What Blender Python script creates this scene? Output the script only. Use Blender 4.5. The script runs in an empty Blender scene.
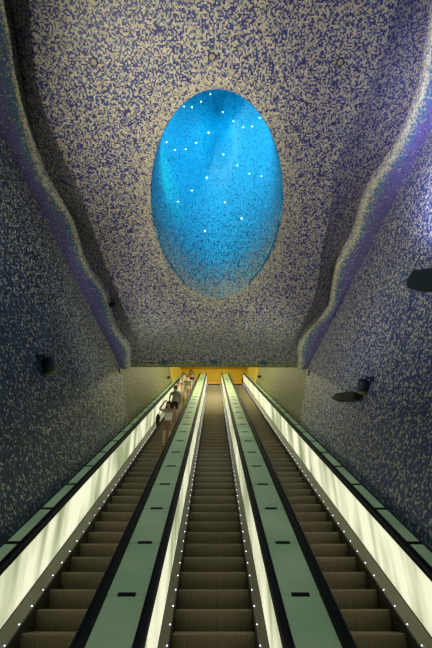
import bpy, bmesh, math, random
from math import sin, cos, tan, pi, radians, sqrt, atan2
from mathutils import Vector, Matrix
from mathutils.bvhtree import BVHTree

random.seed(7)
sc = bpy.context.scene
COL = sc.collection

# ------------------------------------------------------------------ camera, world, exposure
PITCH = radians(32.386)
CAM = Vector((0, 0, 1.6))
cd = bpy.data.cameras.new('camera')
cam = bpy.data.objects.new('camera', cd)
COL.objects.link(cam)
cam.location = CAM
cam.rotation_euler = (radians(90) + PITCH, 0, radians(-0.26))
cd.sensor_fit = 'VERTICAL'
cd.sensor_height = 36.0
cd.lens = 24.0
sc.camera = cam

w = bpy.data.worlds.new('world')
sc.world = w
w.use_nodes = True
w.node_tree.nodes['Background'].inputs[0].default_value = (0.35, 0.45, 0.7, 1)
w.node_tree.nodes['Background'].inputs[1].default_value = 0.02

sc.view_settings.view_transform = 'Standard'
sc.view_settings.look = 'None'
sc.view_settings.gamma = 1
sc.view_settings.exposure = 0.0
sc.view_settings.use_curve_mapping = False


def lamp(kind, name, loc, power, color, target=None, size=0.2, angle=60, blend=0.6, size_y=None):
    l = bpy.data.lights.new(name, kind)
    l.energy = power
    l.color = color
    if kind == 'SPOT':
        l.spot_size = radians(angle)
        l.spot_blend = blend
        l.shadow_soft_size = size
    elif kind == 'POINT':
        l.shadow_soft_size = size
    elif kind == 'AREA':
        l.shape = 'RECTANGLE'
        l.size = size
        l.size_y = size_y or size
    o = bpy.data.objects.new(name, l)
    COL.objects.link(o)
    o.location = loc
    if target is not None:
        o.rotation_euler = (Vector(target) - Vector(loc)).to_track_quat('-Z', 'Y').to_euler()
    return o


WARM = (1.0, 0.93, 0.76)
# unseen spots added along the side walls, washing the mosaic vault from both sides
lamp('SPOT', 'vault_spot', (-3.5, 2.6, 4.6), 1350, WARM, (1.6, 5.6, 9.6), 0.1, 92, 1.0)
lamp('SPOT', 'vault_spot', (-3.3, 8.6, 5.8), 560, WARM, (1.0, 9.6, 9.4), 0.1, 90, 1.0)
lamp('SPOT', 'vault_spot', (3.5, 2.6, 4.6), 700, WARM, (-2.6, 5.4, 9.6), 0.2, 64, 1.0)
lamp('SPOT', 'vault_spot', (3.3, 7.6, 5.9), 120, WARM, (-2.0, 11.0, 9.4), 0.2, 66, 0.8)
lamp('SPOT', 'vault_spot', (2.7, 10.4, 6.3), 100, (0.95, 1.0, 0.72), (-.8, 12.6, 8.9), 0.15, 120, 1.0)  # added to brighten the low end of the vault by the lintel
lamp('SPOT', 'vault_spot', (-2.7, 10.4, 6.3), 100, (0.95, 1.0, 0.72), (.8, 12.6, 8.9), 0.15, 120, 1.0)  # left twin, added to brighten the same low end
# blue white wash over the side walls
lamp('SPOT', 'wall_wash_light', (2.3, 4.2, 7.0), 1000, (0.60, 0.62, 1.0), (4.8, 4.3, 8.0), 0.15, 110, 1.0)
lamp('SPOT', 'wall_wash_light', (0.6, 7.0, 4.8), 60, (0.80, 0.78, 1.0), (3.8, 9.5, 8.3), 0.2, 80, 1.0)
lamp('SPOT', 'wall_wash_light', (-0.6, 8.0, 5.4), 75, (0.80, 0.72, 1.0), (-3.6, 10.5, 8.6), 0.2, 64, 1.0)
# coloured projectors inside the light crater, above its near rim, aimed at its crown
lamp('SPOT', 'crater_light', (-0.5, 5.75, 11.5), 185, (0.0, 0.56, 0.86), (-0.2, 9.3, 11.7), 0.2, 146, 1.0)
lamp('SPOT', 'crater_light', (0.6, 5.75, 11.5), 185, (0.0, 0.46, 0.92), (0.9, 9.3, 11.7), 0.2, 146, 1.0)
lamp('SPOT', 'crater_light', (-0.7, 5.8, 11.4), 150, (0.0, 1.0, 0.45), (-1.7, 9.0, 10.6), 0.15, 36, 1.0)
# ochre hall at the head of the escalators
lamp('AREA', 'hall_light', (0, 37.0, 21.8), 120, (1.0, 0.92, 0.5), (0, 42, 19.2), 3.5, size_y=1.2)
lamp('AREA', 'hall_light', (0, 22.0, 14.0), 400, (1.0, 0.96, 0.58), (0, 24.5, 9.67), 2.0, size_y=8)
lamp('AREA', 'hall_light', (0, 30.0, 18.6), 130, (1.0, 0.92, 0.5), (0, 32.5, 14.27), 2.0, size_y=6)

# ------------------------------------------------------------------ generic helpers
T30 = tan(radians(30))
C30 = cos(radians(30))


# side walls lean out from the deck edge; the vault edge falls gently towards the head of the escalators
LEAN = 0.232
XB = 2.745


def wall_x(y, z):
    return XB + LEAN * (z - (y * T30 - 1.411))


def _joint():
    pts = []
    for px, py in ((120, 366), (0, 132)):
        d = ray(px, py)
        # |x| = XB + LEAN * (z - y*T30 + 1.411)
        t = (XB + LEAN * (1.6 + 1.411)) / (abs(d.x) - LEAN * (d.z - d.y * T30))
        pts.append(CAM + d * t)
    a, b = pts
    m = (b.z - a.z) / (b.y - a.y)
    return a.z - m * a.y, m, a.y


def znose(y):
    return y * T30 - 2.441


def ray(px, py):
    d = Vector(((px - 216) / 432.0, (324 - py) / 432.0, -1.0))
    return (cam.rotation_euler.to_matrix() @ d).normalized()


J0, JM, YTIP = _joint()
YE = YTIP + .12


def zj(y):
    return J0 + JM * y


def xj(y):
    return wall_x(y, zj(y))


def cup(y):
    t = max(0., min(1., (YE - y) / 3.0))
    return .22 - .72 * t * t * (3 - 2 * t)


def zc(y):
    return zj(y) + cup(y)


def ray_vault(px, py):
    c = 0
    for _ in range(30):
        p = ray_plane(px, py, J0 + c, JM)
        c = .6 * c + .4 * cup(p.y)
    return p


def ray_plane(px, py, a, b):
    """pixel onto the gently rising plane z = a + b*y"""
    d = ray(px, py)
    t = (a + b * CAM.y - CAM.z) / (d.z - b * d.y)
    return CAM + d * t


class MB:
    def __init__(s):
        s.v = []
        s.f = []
        s.uv = {}
        s.att = []

    def vert(s, p):
        s.v.append(tuple(p))
        return len(s.v) - 1

    def box(s, c, d, rot=None):
        i = len(s.v)
        M = rot or Matrix.Identity(3)
        c = Vector(c)
        for sx in (-.5, .5):
            for sy in (-.5, .5):
                for sz in (-.5, .5):
                    s.v.append(tuple(c + M @ Vector((sx * d[0], sy * d[1], sz * d[2]))))
        for q in ((0, 1, 3, 2), (4, 6, 7, 5), (0, 4, 5, 1), (2, 3, 7, 6), (0, 2, 6, 4), (1, 5, 7, 3)):
            s.f.append(tuple(i + k for k in q))
        return s

    def tube(s, p0, p1, r0, r1=None, n=14, cap=True):
        r1 = r0 if r1 is None else r1
        p0, p1 = Vector(p0), Vector(p1)
        q = (p1 - p0).to_track_quat('Z', 'Y').to_matrix()
        i = len(s.v)
        for p, r in ((p0, r0), (p1, r1)):
            for k in range(n):
                a = 2 * pi * k / n
                s.v.append(tuple(p + q @ Vector((r * cos(a), r * sin(a), 0))))
        for k in range(n):
            s.f.append((i + k, i + (k + 1) % n, i + n + (k + 1) % n, i + n + k))
        if cap:
            s.f.append(tuple(i + k for k in reversed(range(n))))
            s.f.append(tuple(i + n + k for k in range(n)))
        return s

    def lathe(s, base, axis, prof, n=18):
        """prof: list of (distance along axis, radius)"""
        base, axis = Vector(base), Vector(axis).normalized()
        q = axis.to_track_quat('Z', 'Y').to_matrix()
        i = len(s.v)
        for h, r in prof:
            for k in range(n):
                a = 2 * pi * k / n
                s.v.append(tuple(base + q @ Vector((r * cos(a), r * sin(a), h))))
        m = len(prof)
        for j in range(m - 1):
            for k in range(n):
                s.f.append((i + j * n + k, i + j * n + (k + 1) % n, i + (j + 1) * n + (k + 1) % n, i + (j + 1) * n + k))
        s.f.append(tuple(i + k for k in reversed(range(n))))
        s.f.append(tuple(i + (m - 1) * n + k for k in range(n)))
        return s

    def ball(s, c, r, n=10, sc3=(1, 1, 1), rot=None):
        c = Vector(c)
        M = rot or Matrix.Identity(3)
        i = len(s.v)
        for j in range(n + 1):
            th = pi * j / n
            for k in range(n):
                a = 2 * pi * k / n
                s.v.append(tuple(c + M @ Vector((r * sc3[0] * sin(th) * cos(a), r * sc3[1] * sin(th) * sin(a), r * sc3[2] * cos(th)))))
        for j in range(n):
            for k in range(n):
                s.f.append((i + j * n + k, i + (j + 1) * n + k, i + (j + 1) * n + (k + 1) % n, i + j * n + (k + 1) % n))
        return s

    def sweep(s, prof, path, closed=True):
        """prof: (x, h) with h vertical above the path; path: (y, z)"""
        i = len(s.v)
        n = len(prof)
        for (y, z) in path:
            for (x, h) in prof:
                s.v.append((x, y, z + h))
        for j in range(len(path) - 1):
            for k in range(n if closed else n - 1):
                a, b = i + j * n + k, i + j * n + (k + 1) % n
                s.f.append((a, b, b + n, a + n))
        if closed:
            s.f.append(tuple(i + k for k in reversed(range(n))))
            s.f.append(tuple(i + (len(path) - 1) * n + k for k in range(n)))
        return s

    def build(s, name, m, parent=None, smooth=False, off=(0, 0, 0), bevel=0.0, flip=True):
        me = bpy.data.meshes.new(name)
        o = Vector(off)
        me.from_pydata([tuple(Vector(v) - o) for v in s.v], [], s.f)
        if flip:
            bm = bmesh.new()
            bm.from_mesh(me)
            bmesh.ops.recalc_face_normals(bm, faces=bm.faces)
            bm.to_mesh(me)
            bm.free()
        if m:
            me.materials.append(m)
        if smooth:
            for p in me.polygons:
                p.use_smooth = True
        ob = bpy.data.objects.new(name, me)
        COL.objects.link(ob)
        if parent:
            ob.parent = parent
        else:
            ob.location = o
        if bevel:
            b = ob.modifiers.new('bevel', 'BEVEL')
            b.width = bevel
            b.segments = 2
            b.limit_method = 'ANGLE'
        return ob


def empty(name, loc, label, cat, group=None):
    o = bpy.data.objects.new(name, None)
    o.empty_display_size = 0.2
    COL.objects.link(o)
    o.location = loc
    return tag(o, label, cat, group)


def tag(o, label=None, cat=None, group=None, kind=None):
    if label:
        o['label'] = label
    if cat:
        o['category'] = cat
    if group:
        o['group'] = group
    if kind:
        o['kind'] = kind
    return o


# ------------------------------------------------------------------ materials
def mat(name, base=(.5, .5, .5), rough=.5, metal=0., emit=None, estr=1., coat=0.):
    m = bpy.data.materials.new(name)
    m.use_nodes = True
    b = m.node_tree.nodes['Principled BSDF']
    b.inputs['Base Color'].default_value = (*base, 1)
    b.inputs['Roughness'].default_value = rough
    b.inputs['Metallic'].default_value = metal
    b.inputs['Coat Weight'].default_value = coat
    if emit:
        b.inputs['Emission Color'].default_value = (*emit, 1)
        b.inputs['Emission Strength'].default_value = estr
    return m


def N(nt, kind, **kw):
    n = nt.nodes.new(kind)
    for k, v in kw.items():
        setattr(n, k, v)
    return n


def lk(nt, a, b):
    nt.links.new(a, b)


def speckle(name, base, rough, scale=60, amt=.25, metal=0., axis=(1, 1, 1), dark=None):
    """plain material with a fine procedural variation"""
    m = mat(name, base, rough, metal)
    nt = m.node_tree
    b = nt.nodes['Principled BSDF']
    tc = N(nt, 'ShaderNodeTexCoord')
    mp = N(nt, 'ShaderNodeMapping')
    mp.inputs['Scale'].default_value = axis
    ns = N(nt, 'ShaderNodeTexNoise')
    ns.inputs['Scale'].default_value = scale
    ns.inputs['Detail'].default_value = 4
    mx = N(nt, 'ShaderNodeMix', data_type='RGBA')
    lk(nt, tc.outputs['Object'], mp.inputs['Vector'])
    lk(nt, mp.outputs['Vector'], ns.inputs['Vector'])
    lk(nt, ns.outputs['Fac'], mx.inputs['Factor'])
    d = dark or tuple(c * (1 - amt * 2) for c in base)
    mx.inputs[6].default_value = (*d, 1)
    mx.inputs[7].default_value = (*[min(1, c * (1 + amt * 2)) for c in base], 1)
    lk(nt, mx.outputs[2], b.inputs['Base Color'])
    return m


def mosaic(name, A, B, Cc, tile=.026, rough=.5, jitter=.35, D=None):
    """square glass tiles laid on the UV grid (metres): attribute 'pal' R = share of B tiles, G = share of C tiles"""
    m = bpy.data.materials.new(name)
    m.use_nodes = True
    nt = m.node_tree
    b = nt.nodes['Principled BSDF']
    b.inputs['Roughness'].default_value = rough
    uv = N(nt, 'ShaderNodeUVMap')
    sc_ = N(nt, 'ShaderNodeVectorMath', operation='SCALE')
    sc_.inputs['Scale'].default_value = 1 / tile
    lk(nt, uv.outputs['UV'], sc_.inputs[0])
    fl = N(nt, 'ShaderNodeVectorMath', operation='FLOOR')
    lk(nt, sc_.outputs[0], fl.inputs[0])
    wn = N(nt, 'ShaderNodeTexWhiteNoise', noise_dimensions='2D')
    lk(nt, fl.outputs[0], wn.inputs['Vector'])
    ad = N(nt, 'ShaderNodeVectorMath', operation='ADD')
    ad.inputs[1].default_value = (37.0, 91.0, 0)
    lk(nt, fl.outputs[0], ad.inputs[0])
    wn2 = N(nt, 'ShaderNodeTexWhiteNoise', noise_dimensions='2D')
    lk(nt, ad.outputs[0], wn2.inputs['Vector'])
    # soft clustering of the two colours
    sm = N(nt, 'ShaderNodeVectorMath', operation='SCALE')
    sm.inputs['Scale'].default_value = 0.28
    lk(nt, fl.outputs[0], sm.inputs[0])
    ns = N(nt, 'ShaderNodeTexNoise', noise_dimensions='2D')
    ns.inputs['Scale'].default_value = 1.0
    ns.inputs['Detail'].default_value = 1.0
    lk(nt, sm.outputs[0], ns.inputs['Vector'])
    mr = N(nt, 'ShaderNodeMapRange')
    mr.inputs['From Min'].default_value = .3
    mr.inputs['From Max'].default_value = .7
    mr.inputs['To Min'].default_value = -.18
    mr.inputs['To Max'].default_value = .18
    lk(nt, ns.outputs['Fac'], mr.inputs['Value'])
    at = N(nt, 'ShaderNodeAttribute', attribute_name='pal')
    sep = N(nt, 'ShaderNodeSeparateColor')
    lk(nt, at.outputs['Color'], sep.inputs[0])
    s1 = N(nt, 'ShaderNodeMath', operation='ADD')
    lk(nt, sep.outputs[0], s1.inputs[0])
    lk(nt, mr.outputs[0], s1.inputs[1])
    lt = N(nt, 'ShaderNodeMath', operation='LESS_THAN')
    lk(nt, wn.outputs['Value'], lt.inputs[0])
    lk(nt, s1.outputs[0], lt.inputs[1])
    lt2 = N(nt, 'ShaderNodeMath', operation='LESS_THAN')
    lk(nt, wn2.outputs['Value'], lt2.inputs[0])
    lk(nt, sep.outputs[1], lt2.inputs[1])
    m1 = N(nt, 'ShaderNodeMix', data_type='RGBA')
    m1.inputs[6].default_value = (*A, 1)
    m1.inputs[7].default_value = (*Cc, 1)
    lk(nt, lt2.outputs[0], m1.inputs['Factor'])
    if D:
        sc3 = N(nt, 'ShaderNodeSeparateColor')
        lk(nt, wn.outputs['Color'], sc3.inputs[0])
        lt3 = N(nt, 'ShaderNodeMath', operation='LESS_THAN')
        lk(nt, sc3.outputs[2], lt3.inputs[0])
        lk(nt, sep.outputs[2], lt3.inputs[1])
        m3 = N(nt, 'ShaderNodeMix', data_type='RGBA')
        m3.inputs[7].default_value = (*D, 1)
    m2 = N(nt, 'ShaderNodeMix', data_type='RGBA')
    m2.inputs[7].default_value = (*B, 1)
    lk(nt, m1.outputs[2], m2.inputs[6])
    lk(nt, lt.outputs[0], m2.inputs['Factor'])
    sc2 = N(nt, 'ShaderNodeSeparateColor')
    lk(nt, wn2.outputs['Color'], sc2.inputs[0])
    br = N(nt, 'ShaderNodeMapRange')
    br.inputs['To Min'].default_value = 1 - jitter
    br.inputs['To Max'].default_value = 1 + jitter
    lk(nt, sc2.outputs[1], br.inputs['Value'])
    mu = N(nt, 'ShaderNodeVectorMath', operation='SCALE')
    if D:
        lk(nt, m2.outputs[2], m3.inputs[6])
        lk(nt, lt3.outputs[0], m3.inputs['Factor'])
        lk(nt, m3.outputs[2], mu.inputs[0])
    else:
        lk(nt, m2.outputs[2], mu.inputs[0])
    lk(nt, br.outputs[0], mu.inputs['Scale'])
    lk(nt, mu.outputs[0], b.inputs['Base Color'])
    return m


NAVY = (.035, .035, .19)
BEIGE = (.47, .44, .33)
M = {}
M['ceil'] = mosaic('ceiling_mosaic', NAVY, BEIGE, (.10, .20, .26), .026)
M['wall_l'] = mosaic('left_wall_mosaic', (.022, .028, .09), (.62, .62, .44), (.05, .16, .20), .030)
M['wall_r'] = mosaic('right_wall_mosaic', (.052, .052, .24), (.66, .63, .52), (.09, .20, .30), .030)
M['ridge'] = mosaic('ridge_mosaic', (.22, .18, .46), (.62, .60, .42), (.10, .26, .36), .026)
M['crater'] = mosaic('crater_mosaic', (.02, .05, .16), (.08, .52, .66), (.03, .32, .46),   .028, jitter=.15, D=(.34, .34, .28))
M['end0'] = mat('passage_plaster', (.30, .30, .20), .6)
M['end'] = mosaic('end_wall_mosaic', (.05, .06, .03), (.27, .28, .13), (.12, .15, .09), .026)
M['black'] = mat('black_rubber', (.005, .007, .014), .6)
M['black'].node_tree.nodes['Principled BSDF'].inputs['Specular IOR Level'].default_value = .25
M['blackmetal'] = mat('black_metal', (.006, .008, .014), .6)
M['blackmetal'].node_tree.nodes['Principled BSDF'].inputs['Specular IOR Level'].default_value = .25
M['navy'] = speckle('navy_painted_metal', (.012, .028, .065), .45, 9, .12)
M['skirt'] = speckle('brushed_skirt_metal', (.045, .042, .032), .42, 14, .2, .5, (1, .1, 1))
M['deck'] = speckle('inner_decking_metal', (.30, .29, .22), .45, 5, .15, .6, (1, .3, .3))
M['ochre'] = speckle('ochre_plaster', (.66, .48, .045), .6, 1.2, .1)
M['floor'] = speckle('dark_stone_floor', (.10, .10, .09), .4, 3, .15)
M['comb'] = mat('orange_comb', (.75, .33, .04), .5)
M['led'] = mat('blue_white_diode', (1, 1, 1), .4, emit=(.62, .66, 1.0), estr=7)
M['star'] = mat('white_pin_light', (1, 1, 1), .4, emit=(.85, .95, 1.0), estr=5)
M['amber'] = mat('amber_lens', (.30, .22, .10), .35)
M['disc'] = mat('grey_speaker_grille', (.36, .30, .25), .5)
M['dring'] = mat('dark_ring', (.03, .03, .04), .4)
M['skin'] = mat('skin', (.50, .31, .20), .55)


def step_mat():
    m = mat('ribbed_step', (.12, .11, .075), .5, .35)
    nt = m.node_tree
    b = nt.nodes['Principled BSDF']
    tc = N(nt, 'ShaderNodeTexCoord')
    sp = N(nt, 'ShaderNodeSeparateXYZ')
    lk(nt, tc.outputs['Object'], sp.inputs[0])
    mp = N(nt, 'ShaderNodeMapping')
    mp.inputs['Scale'].default_value = (60, 2, 2)
    lk(nt, tc.outputs['Object'], mp.inputs[0])
    ns = N(nt, 'ShaderNodeTexNoise')
    ns.inputs['Scale'].default_value = 1.0
    ns.inputs['Detail'].default_value = 3
    lk(nt, mp.outputs[0], ns.inputs['Vector'])
    oi = N(nt, 'ShaderNodeObjectInfo')
    mx = N(nt, 'ShaderNodeMix', data_type='RGBA')
    mx.inputs[6].default_value = (.09, .076, .052, 1)
    mx.inputs[7].default_value = (.50, .42, .29, 1)
    lk(nt, ns.outputs['Fac'], mx.inputs['Factor'])
    lk(nt, mx.outputs[2], b.inputs['Base Color'])
    wv = N(nt, 'ShaderNodeTexWave', wave_type='BANDS', bands_direction='X')
    wv.inputs['Scale'].default_value = 18
    lk(nt, tc.outputs['Object'], wv.inputs['Vector'])
    bp = N(nt, 'ShaderNodeBump')
    bp.inputs['Strength'].default_value = .4
    bp.inputs['Distance'].default_value = .004
    lk(nt, wv.outputs['Fac'], bp.inputs['Height'])
    lk(nt, bp.outputs[0], b.inputs['Normal'])
    return m


M['step'] = step_mat()


def glow_mat():
    """frosted glass light box, tubes behind it show as brighter blotches"""
    m = mat('luminous_glass', (.5, .5, .42), .3)
    nt = m.node_tree
    b = nt.nodes['Principled BSDF']
    geo = N(nt, 'ShaderNodeNewGeometry')
    mp = N(nt, 'ShaderNodeMapping')
    mp.inputs['Scale'].default_value = (.35, 1.3, .35)
    lk(nt, geo.outputs['Position'], mp.inputs[0])
    ns = N(nt, 'ShaderNodeTexNoise')
    ns.inputs['Scale'].default_value = 1.5
    ns.inputs['Detail'].default_value = 2.5
    lk(nt, mp.outputs[0], ns.inputs['Vector'])
    cr = N(nt, 'ShaderNodeValToRGB')
    cr.color_ramp.elements[0].position = .36
    cr.color_ramp.elements[0].color = (.26, .32, .15, 1)
    cr.color_ramp.elements[1].position = .60
    cr.color_ramp.elements[1].color = (1.0, 1.0, .72, 1)
    lk(nt, ns.outputs['Fac'], cr.inputs[0])
    lk(nt, cr.outputs[0], b.inputs['Emission Color'])
    b.inputs['Emission Strength'].default_value = .86
    return m


M['glow'] = glow_mat()


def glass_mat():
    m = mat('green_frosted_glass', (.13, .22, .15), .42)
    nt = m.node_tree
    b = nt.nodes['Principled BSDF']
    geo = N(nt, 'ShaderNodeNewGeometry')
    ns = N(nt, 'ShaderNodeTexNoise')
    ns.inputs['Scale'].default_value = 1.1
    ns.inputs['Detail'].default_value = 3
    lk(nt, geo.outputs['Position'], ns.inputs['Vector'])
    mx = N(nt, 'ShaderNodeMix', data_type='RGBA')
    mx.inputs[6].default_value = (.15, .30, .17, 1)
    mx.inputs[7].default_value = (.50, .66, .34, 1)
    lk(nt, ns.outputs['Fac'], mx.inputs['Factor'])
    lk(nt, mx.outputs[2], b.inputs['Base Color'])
    # faint glow added in the glass colour to brighten the deck
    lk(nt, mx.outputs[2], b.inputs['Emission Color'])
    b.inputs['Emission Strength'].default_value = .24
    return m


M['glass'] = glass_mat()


def set_uv_pal(ob, uvs, pals):
    me = ob.data
    ul = me.uv_layers.new(name='UVMap')
    for lp in me.loops:
        ul.data[lp.index].uv = uvs[lp.vertex_index]
    ca = me.color_attributes.new('pal', 'FLOAT_COLOR', 'POINT')
    for i, c in enumerate(pals):
        ca.data[i].color = (c[0], c[1], c[2] if len(c) > 2 else 0, 1)


def face_inward(ob, toward):
    me = ob.data
    bm = bmesh.new()
    bm.from_mesh(me)
    for f in bm.faces:
        if f.normal.dot(Vector(toward(f.calc_center_median())) - f.calc_center_median()) < 0:
            f.normal_flip()
    bm.to_mesh(me)
    bm.free()


def interp(pts, x):
    """piecewise smooth interpolation over sorted (x, value) pairs"""
    if x <= pts[0][0]:
        return pts[0][1]
    for (a, va), (b, vb) in zip(pts, pts[1:]):
        if x <= b:
            t = (x - a) / (b - a)
            return va + (vb - va) * t
    return pts[-1][1]


def sstep(a, b, x):
    t = max(0., min(1., (x - a) / (b - a)))
    return t * t * (3 - 2 * t)


# ------------------------------------------------------------------ SETTING
YN = -6.0
print('joint', J0, JM, YE, xj(YE), xj(6))

# wavy ridge lines, read as heights above the vault edge
LIP_L = [(-9, -60), (-2, -20), (0, 8), (6, 20), (10, 35), (13, 70), (17, 82), (18, 95), (22, 115), (27, 135), (35, 160), (45, 185), (62, 208), (67, 216), (74, 226),
         (77, 241), (80, 256), (86, 271), (97, 283), (106, 296), (109, 311), (111, 323), (117, 336), (126, 346), (130, 354), (127, 360)]
LIP_R = [(452, -60), (441, -20), (436, 15), (432, 40), (428, 60), (426, 85), (418, 107), (408, 130), (396, 155), (383, 172), (373, 185), (366, 202), (361, 216),
         (357, 236), (346, 253), (337, 268), (333, 291), (332, 308), (323, 318), (311, 328), (303, 341), (299, 352), (301, 360)]
SH_R = [(404, -60), (401, -20), (396, 10), (388, 40), (376, 75), (361, 110), (347, 135), (338, 155), (333, 185), (330, 216), (322, 250), (318, 285), (312, 310), (300, 325), (290, 345), (287, 360)]
SH_L = [(25, -60), (25, -20), (30, 20), (32, 60), (42, 110), (60, 150), (80, 195), (95, 235), (103, 262), (116, 290), (127, 320), (138, 340), (143, 360)]


DROP = .04


def to_line(pts, dz=None):
    out = []
    for px, py in pts:
        p = ray_plane(px, py, J0 + dz, JM) if dz is not None else ray_vault(px, py)
        out.append((p.y, abs(p.x)))
    out.sort()
    return out


lipL, lipR = to_line(LIP_L, -DROP), to_line(LIP_R, -DROP)
shL, shR = to_line(SH_L), to_line(SH_R)


def smooth_line(pts, y, rad=.12):
    return sum(interp(pts, y + rad * k) for k in (-2, -1, 0, 1, 2)) / 5


def lipx(side, y):
    v = smooth_line(lipR if side > 0 else lipL, y)
    return min(v, xj(y) - .10)


def shx(side, y):
    v = smooth_line(shR if side > 0 else shL, y, .2)
    return min(v, lipx(side, y) - .35)


RISE = .45


def vault_z(x, y):
    side = 1 if x >= 0 else -1
    a = abs(x)
    s_, l_ = shx(side, y), lipx(side, y) - .06
    z = zc(y)
    fade = sstep(YE + .01, YE - 1.6, y) if False else min(1., max(0., (YE - y) / 1.0))
    if a > s_:
        t = min(1., (a - s_) / max(.05, l_ - s_))
        z += (zj(y) + .16 - zc(y)) * fade * t ** .85
    return z


# crater outline on the vault
def crater_outline(n=160):
    pts = []
    for k in range(n):
        a = 2 * pi * k / n
        px = 217 + 66.5 * sin(a)
        py = 193.5 - 104.5 * cos(a)
        p = ray_vault(px, py)
        pts.append(Vector((p.x, p.y, zc(p.y))))
    return pts


CR = crater_outline()
CC = sum(CR, Vector()) / len(CR)
CC = Vector((CC.x, (min(p.y for p in CR) + max(p.y for p in CR)) / 2, 0))
CC.z = zc(CC.y)


def build_vault():
    ys = 44
    # boundary ray caster in the (x, y) plane
    def inside(x, y):
        if y > YE or y < YN:
            return False
        side = 1 if x >= 0 else -1
        return abs(x) <= lipx(side, y) - .06
    mb = MB()
    uvs, pals = [], []
    n = len(CR)
    # refine the angular sampling
    outl = []
    for k in range(n):
        a, b = CR[k], CR[(k + 1) % n]
        outl += [a, (a + b) / 2]
    n = len(outl)
    K = 70
    for k in range(n):
        p = outl[k]
        d = Vector((p.x - CC.x, p.y - CC.y))
        L0 = d.length
        d.normalize()
        lo, hi = L0, 40.0
        t = L0
        while inside(CC.x + d.x * t, CC.y + d.y * t) and t < 40:
            t += .1
        lo, hi = t - .1, t
        for _ in range(14):
            mid = (lo + hi) / 2
            if inside(CC.x + d.x * mid, CC.y + d.y * mid):
                lo = mid
            else:
                hi = mid
        L1 = lo
        for j in range(K + 1):
            f = j / K
            r = L0 + (L1 - L0) * f
            x, y = CC.x + d.x * r, CC.y + d.y * r
            mb.vert((x, y, vault_z(x, y)))
            uvs.append((x + 20, y * 1.03 + 20))
            ring = r - L0
            # photo: half navy at the near end, paler towards the head and round the rim
            b = .50 - .02 * sstep(5, 9, y)
            b += .26 * (1 - sstep(.0, .6, ring))
            pals.append((b, .10 + .1 * sstep(6, 2, y)))
    for k in range(n):
        for j in range(K):
            a = k * (K + 1) + j
            b_ = ((k + 1) % n) * (K + 1) + j
            mb.f.append((a, b_, b_ + 1, a + 1))
    # corner fans so the near and far edges are straight
    o = mb.build('ceiling', M['ceil'], flip=False, smooth=False)
    face_inward(o, lambda c: (c.x, c.y, 0))
    set_uv_pal(o, uvs, pals)
    for p in o.data.polygons:
        p.use_smooth = True
    tag(o, kind='structure')
    return o


ceiling = build_vault()


def build_crater():
    mb = MB()
    uvs, pals = [], []
    n = len(CR)
    HGT = 3.9
    rows = []
    peri = [0]
    for k in range(n):
        peri.append(peri[-1] + (CR[(k + 1) % n] - CR[k]).length)
    J = 56
    for k in range(n + 1):
        p = CR[k % n]
        d = Vector((CC.x - p.x, CC.y - p.y, 0))
        L = d.length
        far = (.5 - .5 * d.normalized().y) ** 2   # 1 at the far rim
        R = .03 + .40 * far ** 2
        dn = d.normalized()
        arc = 0
        last = None
        for j in range(J + 1):
            # domed recess whose foot flares out softly, most of all at the far rim
            a = (j / J) ** 1.3 * pi / 2
            up = HGT * sin(a) ** .95
            fl_ = R * (1 - math.exp(-up / R))
            inn = fl_ + (L - fl_) * (1 - cos(a) ** .62)
            q = Vector((p.x + dn.x * inn, p.y + dn.y * inn + .05 * up, p.z + up))
            if last is not None:
                arc += (q - last).length
            last = q
            mb.vert(q)
            uvs.append((peri[k] + 3, arc + 3))
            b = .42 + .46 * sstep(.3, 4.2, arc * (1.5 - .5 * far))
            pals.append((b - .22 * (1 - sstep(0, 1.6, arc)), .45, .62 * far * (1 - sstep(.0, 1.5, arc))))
    for k in range(n):
        for j in range(J):
            a = k * (J + 1) + j
            mb.f.append((a, a + J + 1, a + J + 2, a + 1))
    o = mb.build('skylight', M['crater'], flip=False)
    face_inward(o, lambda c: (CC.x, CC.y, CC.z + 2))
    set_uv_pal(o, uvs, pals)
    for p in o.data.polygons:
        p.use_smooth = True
    tag(o, kind='structure')
    return o


crater = build_crater()


def build_ridge(side, name):
    mb = MB()
    uvs, pals = [], []
    NY = 460
    prof_n = 0
    for i in range(NY + 1):
        y = YN + (YE - .02 - YN) * i / NY
        xl = lipx(side, y)
        zl = zj(y) - DROP
        zv = vault_z(side * (xl - .07), y)
        X0 = xj(y)
        end = min(1., (YE - y) / .8)
        wd = X0 - xl
        pts = [(xl - .06, zv + .01), (xl - .05, zl + .12), (xl - .03, zl + .05), (xl - .005, zl + .012), (xl + .03, zl), (xl + .08, zl)]
        for t in (.2, .4, .6, .8, 1.0):
            xx = xl + .08 + (wd - .08) * t
            pts.append((xx, zl + DROP * t ** 1.3 - .03 * sin(pi * t)))
        pts[-1] = (X0, zj(y))
        prof_n = len(pts)
        arc = 0
        last = None
        for j, (x, z) in enumerate(pts):
            if last:
                arc += math.hypot(x - last[0], z - last[1])
            last = (x, z)
            mb.vert((side * x, y, z))
            uvs.append((y + 30, arc + 4))
            if j <= 1:
                pals.append((.55, .1))
            elif j <= 4:
                pals.append((.88 if side > 0 else .75, .8))
            elif j == 5:
                pals.append((.45 if side > 0 else .25, .8))
            elif j == 6:
                pals.append((.10 if side > 0 else .0, .55))
            else:
                pals.append((-.2, .10))
    for i in range(NY):
        for j in range(prof_n - 1):
            a = i * prof_n + j
            mb.f.append((a, a + 1, a + prof_n + 1, a + prof_n))
    o = mb.build(name, M['ridge'], flip=False)
    face_inward(o, lambda c: (0, c.y, 4))
    set_uv_pal(o, uvs, pals)
    for p in o.data.polygons:
        p.use_smooth = True
    tag(o, kind='structure')
    return o


build_ridge(-1, 'trim_1')
build_ridge(1, 'trim_2')


def wall_base_z(y):
    return max(znose(y) + 1.03, 0.)


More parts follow.
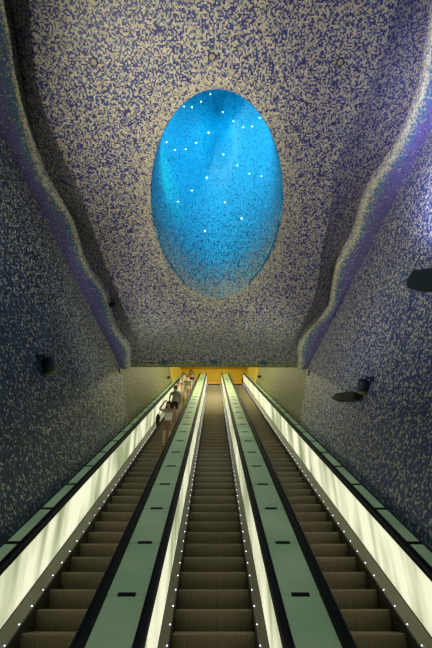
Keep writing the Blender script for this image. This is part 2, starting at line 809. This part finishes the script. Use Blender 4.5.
def build_wall(side, name, m, ya, yb, topf, dens, skipbelow=0.):
    mb = MB()
    uvs, pals = [], []
    NY, NH = 80, 30
    for i in range(NY + 1):
        y = ya + (yb - ya) * i / NY
        zb, zt = wall_base_z(y) - skipbelow, topf(y)
        for j in range(NH + 1):
            t = j / NH
            z = zb + (zt - zb) * t
            mb.vert((side * wall_x(y, z), y, z))
            uvs.append((y + 40 + side * 7, z * 1.03))
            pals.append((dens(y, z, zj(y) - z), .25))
    for i in range(NY):
        for j in range(NH):
            a = i * (NH + 1) + j
            mb.f.append((a, a + 1, a + NH + 2, a + NH + 1))
    o = mb.build(name, m, flip=False)
    face_inward(o, lambda c: (0, c.y, c.z))
    set_uv_pal(o, uvs, pals)
    for p in o.data.polygons:
        p.use_smooth = True
    tag(o, kind='structure')
    return o


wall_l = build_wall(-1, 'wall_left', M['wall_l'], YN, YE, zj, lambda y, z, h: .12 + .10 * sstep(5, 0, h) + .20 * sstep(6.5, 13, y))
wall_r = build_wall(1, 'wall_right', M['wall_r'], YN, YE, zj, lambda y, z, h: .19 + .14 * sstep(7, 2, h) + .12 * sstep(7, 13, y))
YO = 26.0


def ztun(y):
    return zc(YE) + .9 + (y - YE) * T30


pass_l = build_wall(-1, 'wall_passage_left', M['end'], YE, YO, ztun, lambda y, z, h: .5)
pass_r = build_wall(1, 'wall_passage_right', M['end'], YE, YO, ztun, lambda y, z, h: .5)

# lintel across the head of the vault, with its slightly paler rounded edge
LZ = zc(YE) - .11
XL = xj(YE) - .03
nx = 24
mb = MB()
uvs, pals = [], []
lint = [(YE - .02, zc(YE) + .02), (YE + .0, LZ + .06), (YE + .04, LZ), (YE + .12, LZ), (YE + .5, ztun(YE + .5))]
for i in range(nx + 1):
    x = -XL + 2 * XL * i / nx
    arc = 0
    last = None
    for (y, z) in lint:
        if last:
            arc += math.hypot(y - last[0], z - last[1])
        last = (y, z)
        mb.vert((x, y, z))
        uvs.append((x + 20, arc + 3))
        pals.append((.62, .2))
for i in range(nx):
    for j in range(4):
        a = i * 5 + j
        mb.f.append((a, a + 5, a + 6, a + 1))
o = mb.build('trim_3', M['end'], flip=False)
set_uv_pal(o, uvs, pals)
tag(o, kind='structure')

# passage ceiling above the upper flight, ochre hall beyond
YB = 42.0
mb = MB()
for x in (-6, 6):
    for (y, z) in ((YE + .45, ztun(YE + .45)), (YO, ztun(YO)), (YO, ztun(YO) + .2), (YE + .45, ztun(YE + .45) + .2)):
        mb.vert((x, y, z))
mb.f += [(0, 1, 2, 3), (4, 5, 6, 7), (0, 1, 5, 4), (1, 2, 6, 5), (2, 3, 7, 6), (3, 0, 4, 7)]
tag(mb.build('ceiling_passage', M['end0'], flip=True), kind='structure')
for side, nm in ((-1, 'wall_hall_left'), (1, 'wall_hall_right')):
    mb = MB()
    pr = [(YO, wall_base_z(YO) - .6), (32.9, wall_base_z(32.9) - .6), (YB, wall_base_z(32.9) - 1.2)]
    i0 = [(mb.vert((side * wall_x(y if y <= 32.9 else 32.9, z), y, z)), mb.vert((side * 3.6, y, max(z + 4, ztun(y) if y < 36 else ztun(36))))) for (y, z) in pr]
    for a, b in zip(i0, i0[1:]):
        mb.f.append((a[0], b[0], b[1], a[1]))
    o = mb.build(nm, M['ochre'], flip=False)
    face_inward(o, lambda c: (0, c.y, c.z))
    tag(o, kind='structure')
mb = MB()
mb.box((0, YB + .1, 20.5), (7.4, .2, 9))
tag(mb.build('wall_back', M['ochre']), kind='structure')
mb = MB()
for x in (-3.7, 3.7):
    for (y, z) in ((YO, ztun(YO)), (36, ztun(36)), (YB, ztun(36)), (YB, ztun(36) + .2), (36, ztun(36) + .2), (YO, ztun(YO) + .2)):
        mb.vert((x, y, z))
mb.f += [(0, 1, 2, 3, 4, 5), (6, 7, 8, 9, 10, 11)] + [(k, (k + 1) % 6, 6 + (k + 1) % 6, 6 + k) for k in range(6)]
tag(mb.build('ceiling_hall', M['ochre']), kind='structure')
ZT = znose(32.9)
mb = MB()
mb.box((0, 38.3, ZT - .1), (5.9, 7.4, .2))
tag(mb.build('floor_hall', M['floor']), kind='structure')
mb = MB()
mb.box((0, -1.2, -.1), (12, 11.2, .2))
tag(mb.build('floor', M['floor']), kind='structure')
mb = MB()
mb.box((0, YN - .1, 6.5), (16, .2, 13.4))
tag(mb.build('wall_rear', M['floor']), kind='structure')

# ------------------------------------------------------------------ ESCALATORS
Y0, Y1 = 4.23, 32.9


def path(ystart=3.2, yend=34.55, step=None):
    pts = [(ystart, 0.0), (Y0 - .5, 0.0)]
    for k in range(1, 6):
        t = k / 6
        y = Y0 - .5 + 1.0 * t
        pts.append((y, .5 * T30 * t * t))
    y = Y0 + .5
    while y < Y1 - .5:
        pts.append((y, (y - Y0) * T30))
        y += 1.17 * C30
    ztop = (Y1 - Y0) * T30
    for k in range(0, 6):
        t = k / 6
        yy = Y1 - .5 + 1.0 * t
        pts.append((yy, ztop - .5 * T30 * (1 - t) ** 2))
    pts += [(Y1 + .5, ztop), (yend, ztop)]
    return pts


PATH = path()


def subpath(a, b):
    def zz(y):
        for (y0, z0), (y1, z1) in zip(PATH, PATH[1:]):
            if y0 <= y <= y1:
                return z0 + (z1 - z0) * (y - y0) / (y1 - y0)
        return PATH[-1][1]
    ys = [a] + [p[0] for p in PATH if a + .01 < p[0] < b - .01] + [b]
    return [(y, zz(y)) for y in ys]


def pz(y):
    return subpath(y, y + .001)[0][1]


# joint rhythm of the deck glass, read off the photograph: 1.17 m along the slope
JY = [6.34 + 1.17 * C30 * k for k in range(-3, 29)]
JY = [y for y in JY if 3.6 < y < 34.4]
ESC = 1.815
root = empty('escalator', (0, Y0, 0), 'empty middle escalator between the two glass decks', 'escalator')
RO = (0, Y0, 0)

# one step, reused
mb = MB()
prof = [(0.004, 0), (.0, -.012), (.002, -.03), (.014, -.07), (.034, -.12), (.062, -.18), (.085, -.24), (.11, -.26), (.42, -.10), (.41, -.004), (.40, 0)]
i0 = 0
for x in (-.498, .498):
    for (y, z) in prof:
        mb.vert((x, y, z))
npf = len(prof)
for k in range(npf):
    mb.f.append((k, (k + 1) % npf, npf + (k + 1) % npf, npf + k))
mb.f.append(tuple(range(npf)))
mb.f.append(tuple(npf + k for k in reversed(range(npf))))
first = mb.build('step', M['step'], root)
mb = MB()
mb.box((0, .012, .003), (.99, .02, .006))
YS = 6.38 - .4 * 5
steps = []
k = 0
while True:
    y = YS + .4 * k
    if y > 32.7:
        break
    s_ = first if k == 0 else first.copy()
    if k:
        COL.objects.link(s_)
        s_.parent = root
    zz = (y - Y0) * T30 if y > Y0 + .3 else .02
    s_.location = (0, y - Y0, zz)
    steps.append((y, zz))
    k += 1
for sgn in (-1, 1):
    mb = MB()
    mb.sweep([(sgn * .503, -.35), (sgn * .503, .085), (sgn * .515, .10), (sgn * .53, .10), (sgn * .53, -.35)], PATH)
    mb.build('skirt_panel', M['skirt'], root, off=RO)
    mb = MB()
    mb.sweep([(sgn * .515, .10), (sgn * .535, .135), (sgn * .60, .262), (sgn * .62, .262), (sgn * .62, .06), (sgn * .53, .06)], PATH)
    mb.build('inner_decking', M['deck'], root, off=RO)
    mb = MB()
    mb.sweep([(sgn * .597, .262), (sgn * .597, .282), (sgn * .62, .282), (sgn * .62, .262)], PATH)
    mb.build('glass_bead', M['black'], root, off=RO)
    edges = JY[::2]
    for a, b in zip(edges, edges[1:]):
        mb = MB()
        mb.sweep([(sgn * .600, .284), (sgn * .600, .985), (sgn * .615, .985), (sgn * .615, .284)], subpath(a + .005, b - .005))
        mb.build('luminous_panel', M['glow'], root, off=RO)
    mb = MB()
    mb.sweep([(sgn * .616, .284), (sgn * .616, .97), (sgn * .63, .97), (sgn * .63, .284)], PATH)
    mb.build('panel_backing', M['blackmetal'], root, off=RO)
    # rail under the handrail, then the oval handrail itself
    mb = MB()
    mb.sweep([(sgn * .597, .985), (sgn * .597, 1.02), (sgn * .69, 1.02), (sgn * .69, .93), (sgn * .64, .93), (sgn * .64, .985)], PATH)
    mb.build('handrail_guide', M['blackmetal'], root, off=RO)
    hr = []
    for q in range(14):
        a = 2 * pi * q / 14
        hr.append((sgn * (.643 + .046 * max(-1, min(1, 1.15 * cos(a)))), 1.052 + .034 * max(-1, min(1, 1.15 * sin(a)))))
    hp_ = subpath(3.2, 34.5)
    mb = MB()
    mb.sweep(hr, hp_)
    # newel return at both ends
    for (ye, dirn, zt) in ((3.2, -1, hp_[0][1]), (34.5, 1, hp_[-1][1])):
        base = len(mb.v)
        Kq = 10
        for c in range(Kq + 1):
            a = pi * c / Kq
            for (x, h) in hr:
                rr = .36 + (h - 1.052)
                mb.vert((x, ye + dirn * rr * sin(a), zt + .692 + rr * cos(a)))
        for c in range(Kq):
            for q in range(14):
                A_ = base + c * 14 + q
                B_ = base + c * 14 + (q + 1) % 14
                mb.f.append((A_, B_, B_ + 14, A_ + 14))
    mb.build('handrail', M['black'], root, smooth=True, off=RO)
    # row of step lights along the decking edge: nearest 50 a side single, the rest one mesh
    LED = [4.83 + .364 * q for q in range(-1, 88)]
    rest = MB()
    fl = None
    for q, s in enumerate(LED):
        y = (s + .15) * C30 + 3.41 * .5
        if y < Y0 + .6 or y > 33.2:
            continue
        pt = (sgn * .522, y, pz(y) + .118)
        if q <= 50:
            if fl is None:
                b_ = MB()
                b_.ball((0, 0, 0), .007, 8, (1, 1, .7))
                fl = b_.build('step_light', M['led'], root)
                l_ = fl
            else:
                l_ = fl.copy()
                COL.objects.link(l_)
                l_.parent = root
            l_.location = Vector(pt) - Vector(RO)
        else:
            rest.ball(pt, .006, 6)
    if sgn == -1:
        rest_all = rest
    else:
        i0 = len(rest_all.v)
        rest_all.v += rest.v
        rest_all.f += [tuple(i + i0 for i in f) for f in rest.f]
        r_ = rest_all.build('step_light', M['led'], root, off=RO)
        r_['kind'] = 'stuff'
mb = MB()
ztop = (Y1 - Y0) * T30
mb.box((0, Y1 + .55, ztop + .005), (1.0, 1.2, .03))
mb.build('comb_plate', M['deck'], root, off=RO)
mb = MB()
mb.box((0, Y1 - .06, ztop + .06), (1.0, .10, .11))
mb.build('comb', M['comb'], root, off=RO)
mb = MB()
mb.box((0, Y0 - .4, .012), (1.0, 1.2, .02))
mb.build('comb_plate', M['deck'], root, off=RO)
# truss casing below the steps
mb = MB()
mb.sweep([(-.62, -.38), (.62, -.38), (.62, -.8), (-.62, -.8)], subpath(4.6, 32.6))
mb.build('truss_casing', M['blackmetal'], root, off=RO)


def copy_tree(o, parent=None):
    c = o.copy()
    COL.objects.link(c)
    c.parent = parent
    for ch in list(o.children):
        copy_tree(ch, c)
    return c


for sx, lb in ((-1, 'left escalator carrying people down beside the left wall'), (1, 'empty right escalator beside the right wall')):
    e = copy_tree(root)
    e.location = (sx * ESC, Y0, 0)
    e['label'] = lb


# decks with green glass between and beside the escalators
def deck(name, xa, xb, label, clipfrac):
    r = empty(name, ((xa + xb) / 2, Y0, 0), label, 'glass deck')
    off = ((xa + xb) / 2, Y0, 0)
    mb = MB()
    mb.sweep([(xa, .90), (xa, .955), (xb, .955), (xb, .90)], subpath(3.4, 34.4))
    mb.build('deck_frame', M['blackmetal'], r, off=off)
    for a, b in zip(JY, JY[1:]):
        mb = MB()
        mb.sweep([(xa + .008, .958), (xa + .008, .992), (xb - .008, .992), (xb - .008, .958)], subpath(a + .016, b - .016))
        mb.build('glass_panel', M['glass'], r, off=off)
    for y in JY[1:-1]:
        mb = MB()
        w_ = (xb - xa) * clipfrac
        c = (xa + xb) / 2
        if clipfrac < 1:
            mb.sweep([(c - w_ / 2, .992), (c - w_ / 2, 1.005), (c + w_ / 2, 1.005), (c + w_ / 2, .992)], subpath(y - .022, y + .022))
        else:
            mb.sweep([(xa + .004, .992), (xa + .004, 1.0), (xb - .004, 1.0), (xb - .004, .992)], subpath(y - .03, y + .03))
        mb.build('joint_clip', M['blackmetal'], r, off=off)
    return r


deck('escalator_deck', -ESC + .694, -.694, 'green glass deck between the left and middle escalators', .44)
deck('escalator_deck', .694, ESC - .694, 'green glass deck between the middle and right escalators', .44)
deck('escalator_deck', -XB + .004, -ESC - .694, 'narrow green glass deck along the foot of the left wall', 1)
deck('escalator_deck', ESC + .694, XB - .004, 'narrow green glass deck along the foot of the right wall', 1)


# ------------------------------------------------------------------ fittings found by looking along the walls and vault
def bvh(o):
    return BVHTree.FromPolygons([o.matrix_world @ v.co if False else (v.co + o.location) for v in o.data.vertices], [tuple(p.vertices) for p in o.data.polygons])


BV = {'l': bvh(wall_l), 'r': bvh(wall_r), 'c': bvh(ceiling), 'k': bvh(crater), 'pl': bvh(pass_l), 'pr': bvh(pass_r)}


def hit(which, px, py):
    loc, nrm, _, dist = BV[which].ray_cast(CAM, ray(px, py))
    if loc is None:
        print('MISS', which, px, py)
        return Vector((0, 10, 10)), Vector((0, 0, -1)), 10
    if nrm.dot(ray(px, py)) > 0:
        nrm = -nrm
    return loc, nrm, dist


def px_len(n, dist, px, py):
    """metres spanned by n pixels at that distance"""
    d = dist * ray(px, py).dot(cam.rotation_euler.to_matrix() @ Vector((0, 0, -1)))
    return n * d / 432.


UP = cam.rotation_euler.to_matrix() @ Vector((0, 1, 0))
RT = cam.rotation_euler.to_matrix() @ Vector((1, 0, 0))

# star lights
stars = [(204, 36), (157, 69), (137, 67), (180, 55), (236, 82), (200, 134), (263, 105), (288, 120), (311, 118), (330, 96), (168, 160), (141, 176),
         (114, 178), (92, 158), (237, 189), (273, 217), (304, 238), (335, 244), (195, 248), (157, 281), (121, 309), (241, 311), (284, 352), (190, 384)]
ORD = ('first second third fourth fifth sixth seventh eighth ninth tenth eleventh twelfth thirteenth fourteenth fifteenth sixteenth seventeenth '
       'eighteenth nineteenth twentieth twenty-first twenty-second twenty-third last').split()
for i, (a, b) in enumerate(stars):
    p, nn, dist = hit('k', 130 + a / 2.541, 80 + b / 2.541)
    mb = MB()
    mb.ball((0, 0, 0), .013 if i not in (5, 14, 18, 22, 23) else .018, 8)
    o = mb.build('pinpoint_light', M['star'])
    o.location = p + nn * .012
    rank = sorted(range(24), key=lambda q: stars[q][1]).index(i)
    side = 'left of' if a < 205 else 'right of' if a > 232 else 'near'
    tag(o, 'white pinpoint light in the blue oval, %s from its top, %s its centre line' % (ORD[rank], side), 'light', 'pinpoint lights in the blue oval')

# round ceiling speakers
for (px, py, lb) in ((94, 62, 'round grey ceiling disc nearest the left ridge'), (212, 57, 'round grey ceiling disc just above the blue oval'),
                     (340, 62, 'round grey ceiling disc nearest the right ridge')):
    p, nn, dist = hit('c', px, py)
    r = px_len(3.6, dist, px, py)
    e = empty('ceiling_disc', p, lb, 'ceiling fitting')
    mb = MB()
    mb.lathe((0, 0, 0), nn, [(-.01, r * 1.12), (.02, r * 1.12), (.03, r * 1.0), (.03, r * .86), (.012, r * .84)], 24)
    mb.build('rim', M['dring'], e)
    mb = MB()
    mb.lathe((0, 0, 0), nn, [(0, r * .86), (.016, r * .85), (.022, r * .6), (.025, r * .1)], 24)
    mb.build('grille', M['disc'], e, smooth=False)


def can_lamp(which, bx, by, cx, cy, L, W, lb, tilt):
    """wall lamp: mount on the wall at (bx,by), drum hanging at (cx,cy)"""
    p, nn, dist = hit(which, bx, by)
    e = empty('wall_lamp', p, lb, 'wall lamp')
    u = px_len(1, dist, bx, by)
    c = CAM + ray(cx, cy) * (hit(which, cx, cy)[2] - .30) - p
    ax = (UP + RT * tilt).normalized()
    top = c + ax * (L * u / 2)
    mb = MB()
    mb.lathe((0, 0, 0), nn, [(.002, .07), (.03, .07), (.045, .05)], 16)
    mb.build('mount', M['navy'], e)
    mb = MB()
    elbow = top - ax * .06
    mb.tube((0, 0, 0), nn * .12, .022)
    mb.tube(nn * .12, elbow, .022)
    mb.build('arm', M['navy'], e)
    R = W * u / 2
    h = L * u
    mb = MB()
    mb.lathe(c - ax * (h * .28), ax, [(0, R * 1.0), (h * .5, R * .98), (h * .66, R * .88), (h * .76, R * .55), (h * .78, R * .1)], 22)
    dr = mb.build('drum', M['navy'], e, smooth=True)
    mb = MB()
    mb.lathe(c - ax * (h * .5), ax, [(0, R * .4), (h * .04, R * .8), (h * .12, R * .96), (h * .22, R * .98)], 22)
    mb.build('lens', M['amber'], dr, smooth=True)
    return e, p, nn, u


can_lamp('l', 37.5, 357, 49, 365.5, 19, 13, 'navy drum lamp on a short arm on the left wall', -.18)
can_lamp('r', 373, 379, 363, 386.5, 16.5, 11, 'navy drum lamp on a short arm on the right wall', .12)


def box_projector(px0, py0, px1, py1, half, lb, anchor, stand=.35):
    """long faceted housing running from (px0,py0), its tapered nose, to (px1,py1)"""
    p, nn, dist = hit('r', *anchor)
    u = px_len(1, dist, *anchor)
    e = empty('box_projector', p, lb, 'projector')
    a = CAM + ray(px0, py0) * (hit('r', px0, py0)[2] - stand - .1) - p
    b = CAM + ray(px1, py1) * (hit('r', px1, py1)[2] - stand) - p
    ax = (b - a).normalized()
    sd = ax.cross(nn).normalized()
    up = sd.cross(ax).normalized()
    L = (b - a).length
    h = half * u
    mb = MB()
    def ring(t, sx, sz, dz=0):
        c = a + ax * (L * t)
        return [mb.vert(c + sd * (sx * h * i) + up * (sz * h * j + dz * h)) for i, j in ((-1, -1), (1, -1), (1, 1), (-1, 1))]
    rs = [ring(.0, .12, .5, .1), ring(.22, 1.0, .95), ring(.92, 1.0, .95), ring(1.0, .8, .75)]
    for r0, r1 in zip(rs, rs[1:]):
        for k in range(4):
            mb.f.append((r0[k], r0[(k + 1) % 4], r1[(k + 1) % 4], r1[k]))
    mb.f.append(tuple(rs[0]))
    mb.f.append(tuple(reversed(rs[-1])))
    mb.build('housing', M['projector'], e)
    mb = MB()
    mb.tube(nn * .01, b - ax * L * .2, .03)
    mb.lathe((0, 0, 0), nn, [(.002, .07), (.03, .07), (.04, .05)], 16)
    mb.build('bracket', M['navy'], e)
    return e


M['projector'] = mat('dark_green_black_housing', (.004, .008, .009), .6)
box_projector(333.5, 398, 358, 396, 3.9, 'dark slender box projector below the drum lamp on the right wall', (360, 395), .45)
box_projector(411.5, 282, 446, 279, 8.8, 'large black box projector at the right edge, on the brightly lit wall', (442, 279), 1.0)


# small fittings
def small_box(which, px, py, w_, h_, lb, name, m, cat):
    p, nn, dist = hit(which, px, py)
    u = px_len(1, dist, px, py)
    e = empty(name, p, lb, cat)
    q = nn.to_track_quat('Z', 'Y').to_matrix()
    mb = MB()
    mb.box(nn * .03, (w_ * u * .5, w_ * u * .5, .08), q)
    mb.build('mount', m, e)
    mb = MB()
    mb.box(nn * .12, (w_ * u, h_ * u, .14), q)
    mb.build('housing', m, e, bevel=.02)
    return e


small_box('c', 114.5, 303, 2.6, 4.4, 'small navy fitting tucked behind the left wavy ridge', 'ceiling_spotlight', M['navy'], 'spotlight')
small_box('pr', 261, 377, 2.2, 2.2, 'tiny dark box on the right wall near the hall', 'wall_box', M['blackmetal'], 'wall box')
small_box('pl', 167, 378, 2.0, 2.0, 'tiny dark box on the left wall near the hall', 'wall_box', M['blackmetal'], 'wall box')

# blue spotlights under the lintel
for (x, lb) in ((-1.72, 'leftmost of the three small blue spotlights under the lintel'), (.0, 'middle one of the three small blue spotlights under the lintel'),
                (1.72, 'rightmost of the three small blue spotlights under the lintel')):
    e = empty('lintel_spotlight', (x, YE - .05, LZ + .05), lb, 'spotlight', 'blue spotlights under the lintel')
    mb = MB()
    mb.box((0, .02, .02), (.07, .08, .07))
    mb.build('mount', M['navy'], e)
    mb = MB()
    mb.lathe((0, -.06, .03), (0, -.25, -1), [(0, .085), (.03, .085), (.07, .07), (.12, .03)], 14)
    mb.build('housing', M['spot'] if 'spot' in M else M.setdefault('spot', mat('blue_metal', (.03, .09, .18), .4)), e)

# dark access holes where the ridges end
for (which, px, py, lb) in (('l', 119.5, 371.5, 'small dark hole in the left wall under the ridge tip'), ('r', 309, 373, 'small dark hole in the right wall under the ridge tip')):
    p, nn, dist = hit(which, px, py)
    u = px_len(1, dist, px, py)
    mb = MB()
    q = nn.to_track_quat('Z', 'Y').to_matrix()
    mb.lathe((0, 0, 0), nn, [(.0, 3.2 * u), (.015, 3.0 * u), (.02, 2.4 * u)], 12)
    o = mb.build('vent_hole', M['black'])
    o.location = p
    tag(o, lb, 'vent')


# ------------------------------------------------------------------ PEOPLE on the left escalator
def skin_mesh(name, verts, edges, radii, m, parent, sub=1, rootv=0):
    me = bpy.data.meshes.new(name)
    me.from_pydata([tuple(v) for v in verts], edges, [])
    o = bpy.data.objects.new(name, me)
    COL.objects.link(o)
    o.parent = parent
    sk = o.modifiers.new('skin', 'SKIN')
    sk.use_smooth_shade = True
    if not me.skin_vertices:
        me.skin_vertices.new(name='')
    for i, r in enumerate(radii):
        rr = r if isinstance(r, tuple) else (r, r)
        me.skin_vertices[0].data[i].radius = rr
        me.skin_vertices[0].data[i].use_root = (i == rootv)
    ss = o.modifiers.new('subsurf', 'SUBSURF')
    ss.levels = ss.render_levels = sub
    me.materials.append(m)
    return o


def cloth(name, c):
    if name not in M:
        M[name] = speckle(name, c, .8, 25, .1)
    return M[name]


def person(s_depth, x, lb, H=1.7, top=(.6, .6, .58), topn='white_cotton', bot=(.2, .13, .07), botn='khaki_cotton', hair=(.02, .013, .01), hairn='dark_hair',
           longhair=True, pose='rail', bag=None, shortleg=True, sleeve=False, skirt=False):
    # stand on the nearest tread
    yy = s_depth * C30 + 1.75
    k = round((yy - .2 - YS) / .4)
    y = YS + .4 * k + .2
    z = znose(YS + .4 * k)
    e = empty('person', (x, y, z + .002), lb, 'person')
    f = H / 1.7
    V = lambda a, b, c: Vector((a * f, b * f, c * f))          # faces -y, towards the camera
    vs = [V(0, 0, .93), V(0, 0, 1.08), V(0, .005, 1.25), V(0, .01, 1.38), V(0, .005, 1.46), V(0, -.005, 1.53), V(0, -.01, 1.60), V(0, -.01, 1.665),
          V(0, -.10, 1.575)]
    ed = [(0, 1), (1, 2), (2, 3), (3, 4), (4, 5), (5, 6), (6, 7)]
    rd = [(.145, .10), (.115, .085), (.135, .095), (.12, .08), (.048, .048), (.062, .075), (.078, .092), (.05, .06)]
    vs.pop()
    elbows = {}
    for sg in (-1, 1):
        b = len(vs)
        vs += [V(sg * .09, 0, .86), V(sg * .095, -.03 if sg < 0 else .0, .48), V(sg * .10, .0 if sg < 0 else .03, .09), V(sg * .105, -.12 if sg < 0 else -.09, .035)]
        ed += [(0, b), (b, b + 1), (b + 1, b + 2), (b + 2, b + 3)]
        rd += [(.082, .085), .052, .036, (.035, .028)]
        b = len(vs)
        if pose == 'head' and sg < 0:
            arm = [V(-.185, .0, 1.37), V(-.31, -.10, 1.38), V(-.17, -.12, 1.62), V(-.11, -.11, 1.67)]
        elif sg > 0 and pose in ('head', 'rail'):
            arm = [V(.185, 0, 1.37), V(.25, -.02, 1.12), V(.34, -.20, .99), V(.36, -.27, .98)]
        else:
            arm = [V(sg * .185, 0, 1.37), V(sg * .235, .02, 1.11), V(sg * .23, -.07, .88), V(sg * .225, -.09, .80)]
        vs += arm
        ed += [(3, b), (b, b + 1), (b + 1, b + 2), (b + 2, b + 3)]
        rd += [.055, .042, .028, (.034, .022)]
        hb = b + 3
        dirn = (arm[3] - arm[2]).normalized()
        side = dirn.cross(Vector((0, 1, 0))).normalized()
        for q in range(5):
            off = side * (.026 - .017 * q) * f
            ln = (.06, .07, .068, .055)[q] if q < 4 else .045
            p = arm[3] + off + dirn * ln * f if q < 4 else arm[2] + side * .05 * f + dirn * .05 * f
            vs.append(p)
            ed.append((hb, len(vs) - 1))
            rd.append(.009)
        elbows[sg] = arm
    skin_mesh('body', vs, ed, rd, M['skin'], e, 1)
    # face and ears
    mb = MB()
    mb.ball(V(0, -.108, 1.575), .014 * f, 6, (.8, 1, 1.6))
    for sg in (-1, 1):
        mb.ball(V(sg * .082, .0, 1.575), .02 * f, 6, (.4, .8, 1.4))
    fc = mb.build('face', M['skin'], e, smooth=True)
    mb = MB()
    for sg in (-1, 1):
        mb.ball(V(sg * .032, -.093, 1.60), .010 * f, 6, (1.3, .6, .8))
    mb.ball(V(0, -.092, 1.535), .012 * f, 6, (1.8, .5, .5))
    mb.build('facial_features', cloth('dark_lips_and_eyes', (.12, .04, .03)), fc, smooth=True)
    hm = cloth(hairn, hair)
    mb = MB()
    mb.ball(V(0, .018, 1.625), .105 * f, 12, (.92, 1.0, .98))
    if longhair:
        mb.ball(V(0, .06, 1.48), .10 * f, 10, (1.05, .55, 1.9))
        for sg in (-1, 1):
            mb.ball(V(sg * .085, -.01, 1.44), .04 * f, 8, (.9, .8, 3.6))
    mb.build('hair', hm, e, smooth=True)
    # top
    tv = [V(0, 0, .90), V(0, 0, 1.1), V(0, .005, 1.25), V(0, .01, 1.37), V(0, .01, 1.42)]
    te = [(0, 1), (1, 2), (2, 3), (3, 4)]
    tr = [(.155, .115), (.128, .10), (.148, .112), (.135, .10), (.09, .07)]
    for sg in (-1, 1):
        arm = elbows[sg]
        b = len(tv)
        tv.append(arm[0] * .98)
        te.append((3, b))
        tr.append(.066)
        if sleeve:
            tv.append(arm[0].lerp(arm[1], .55))
            te.append((b, b + 1))
            tr.append(.062)
    skin_mesh('shirt', tv, te, tr, cloth(topn, top), e, 1)
    if skirt:
        mb = MB()
        mb.lathe(V(0, 0, .56), (0, 0, 1), [(0, .20 * f), (.2 * f, .185 * f), (.36 * f, .165 * f), (.46 * f, .13 * f)], 16)
        mb.build('skirt', cloth(botn, bot), e, smooth=True)
    else:
        bv = [V(0, 0, 1.0), V(0, 0, .92)]
        be = [(0, 1)]
        br = [(.145, .108), (.158, .118)]
        for sg in (-1, 1):
            b = len(bv)
            kn = vs[8 + (0 if sg < 0 else 13)]
            low = .56 if shortleg else .14
            bv += [V(sg * .092, 0, .84), V(sg * .10, -.01, .68), V(sg * .10, -.01, low)]
            be += [(1, b), (b, b + 1), (b + 1, b + 2)]
            br += [(.098, .10), .085, (.08 if shortleg else .06)]
        skin_mesh('shorts' if shortleg else 'trousers', bv, be, br, cloth(botn, bot), e, 1)
    mb = MB()
    for sg in (-1, 1):
        mb.ball(V(sg * .104, -.075 if sg < 0 else -.045, .035), .05 * f, 8, (.85, 2.3, .65))
    mb.build('shoes', cloth('dark_shoes', (.03, .025, .02)), e, smooth=True)
    if bag:
        bn, bc, bx, bz, bs = bag
        g = MB()
        g.ball(V(bx, .02, bz), .5, 8, (bs[0], bs[1], bs[2]))
        bag_o = g.build('handbag' if bc[0] < .1 else 'shopping_bag', cloth(bn, bc), None, smooth=True)
        bag_o.location = e.location
        g2 = MB()
        hx = bx * .75
        g2.tube(V(bx, .0, bz + bs[2] * .3), V(hx, .0, min(1.41, bz + .62)), .010)
        g2.build('strap', cloth(bn, bc), bag_o)
        tag(bag_o, ('black shoulder bag hanging beside the woman in white' if bc[0] < .1 else 'pale yellow bag carried by the man in the grey shirt') , 'bag')
    return e


person(14.75, -1.62, 'woman in white tank top and brown shorts, one hand raised to her head', 1.68, (.80, .79, .74), 'white_cotton', (.22, .14, .07), 'brown_cotton',
       pose='head', bag=('black_leather', (.012, .012, .014), -.36, 1.02, (.16, .26, .46)))
person(19.5, -1.80, 'man in light grey t-shirt and black shorts behind the woman in white', 1.78, (.36, .36, .31), 'grey_cotton', (.012, .012, .016), 'black_cotton',
       (.05, .03, .02), 'brown_hair', False, 'down', bag=('yellow_paper', (.62, .56, .16),   .41, .93, (.24, .2, .52)), sleeve=True)
person(25.9, -1.62, 'person in olive green shirt and khaki shorts, midway up the queue', 1.76, (.11, .12, .06), 'olive_cotton', (.24, .20, .10), 'khaki_cotton',
       (.03, .02, .014), 'dark_hair', False, 'down', sleeve=True)
person(23.9, -2.02, 'person in white top and blue jeans standing by the left wall side', 1.62, (.60, .66, .55), 'pale_cotton', (.05, .09, .17), 'blue_denim', shortleg=False, pose='down')
person(28.3, -2.05, 'person in pale beige top with dark hair, behind the olive shirt', 1.75, (.45, .40, .26), 'beige_cotton', (.10, .09, .07), 'dark_cotton', longhair=False,
       pose='down', sleeve=True)
person(31.8, -1.75, 'person in red top near the head of the left escalator', 1.72, (.42, .05, .04), 'red_cotton', (.32, .26, .2), 'pale_trousers', pose='down', shortleg=False)
person(30.4, -1.58, 'woman in black top with dark hair against the glass deck', 1.66, (.02, .015, .02), 'black_top', (.35, .33, .3), 'white_skirt', pose='down', skirt=True)
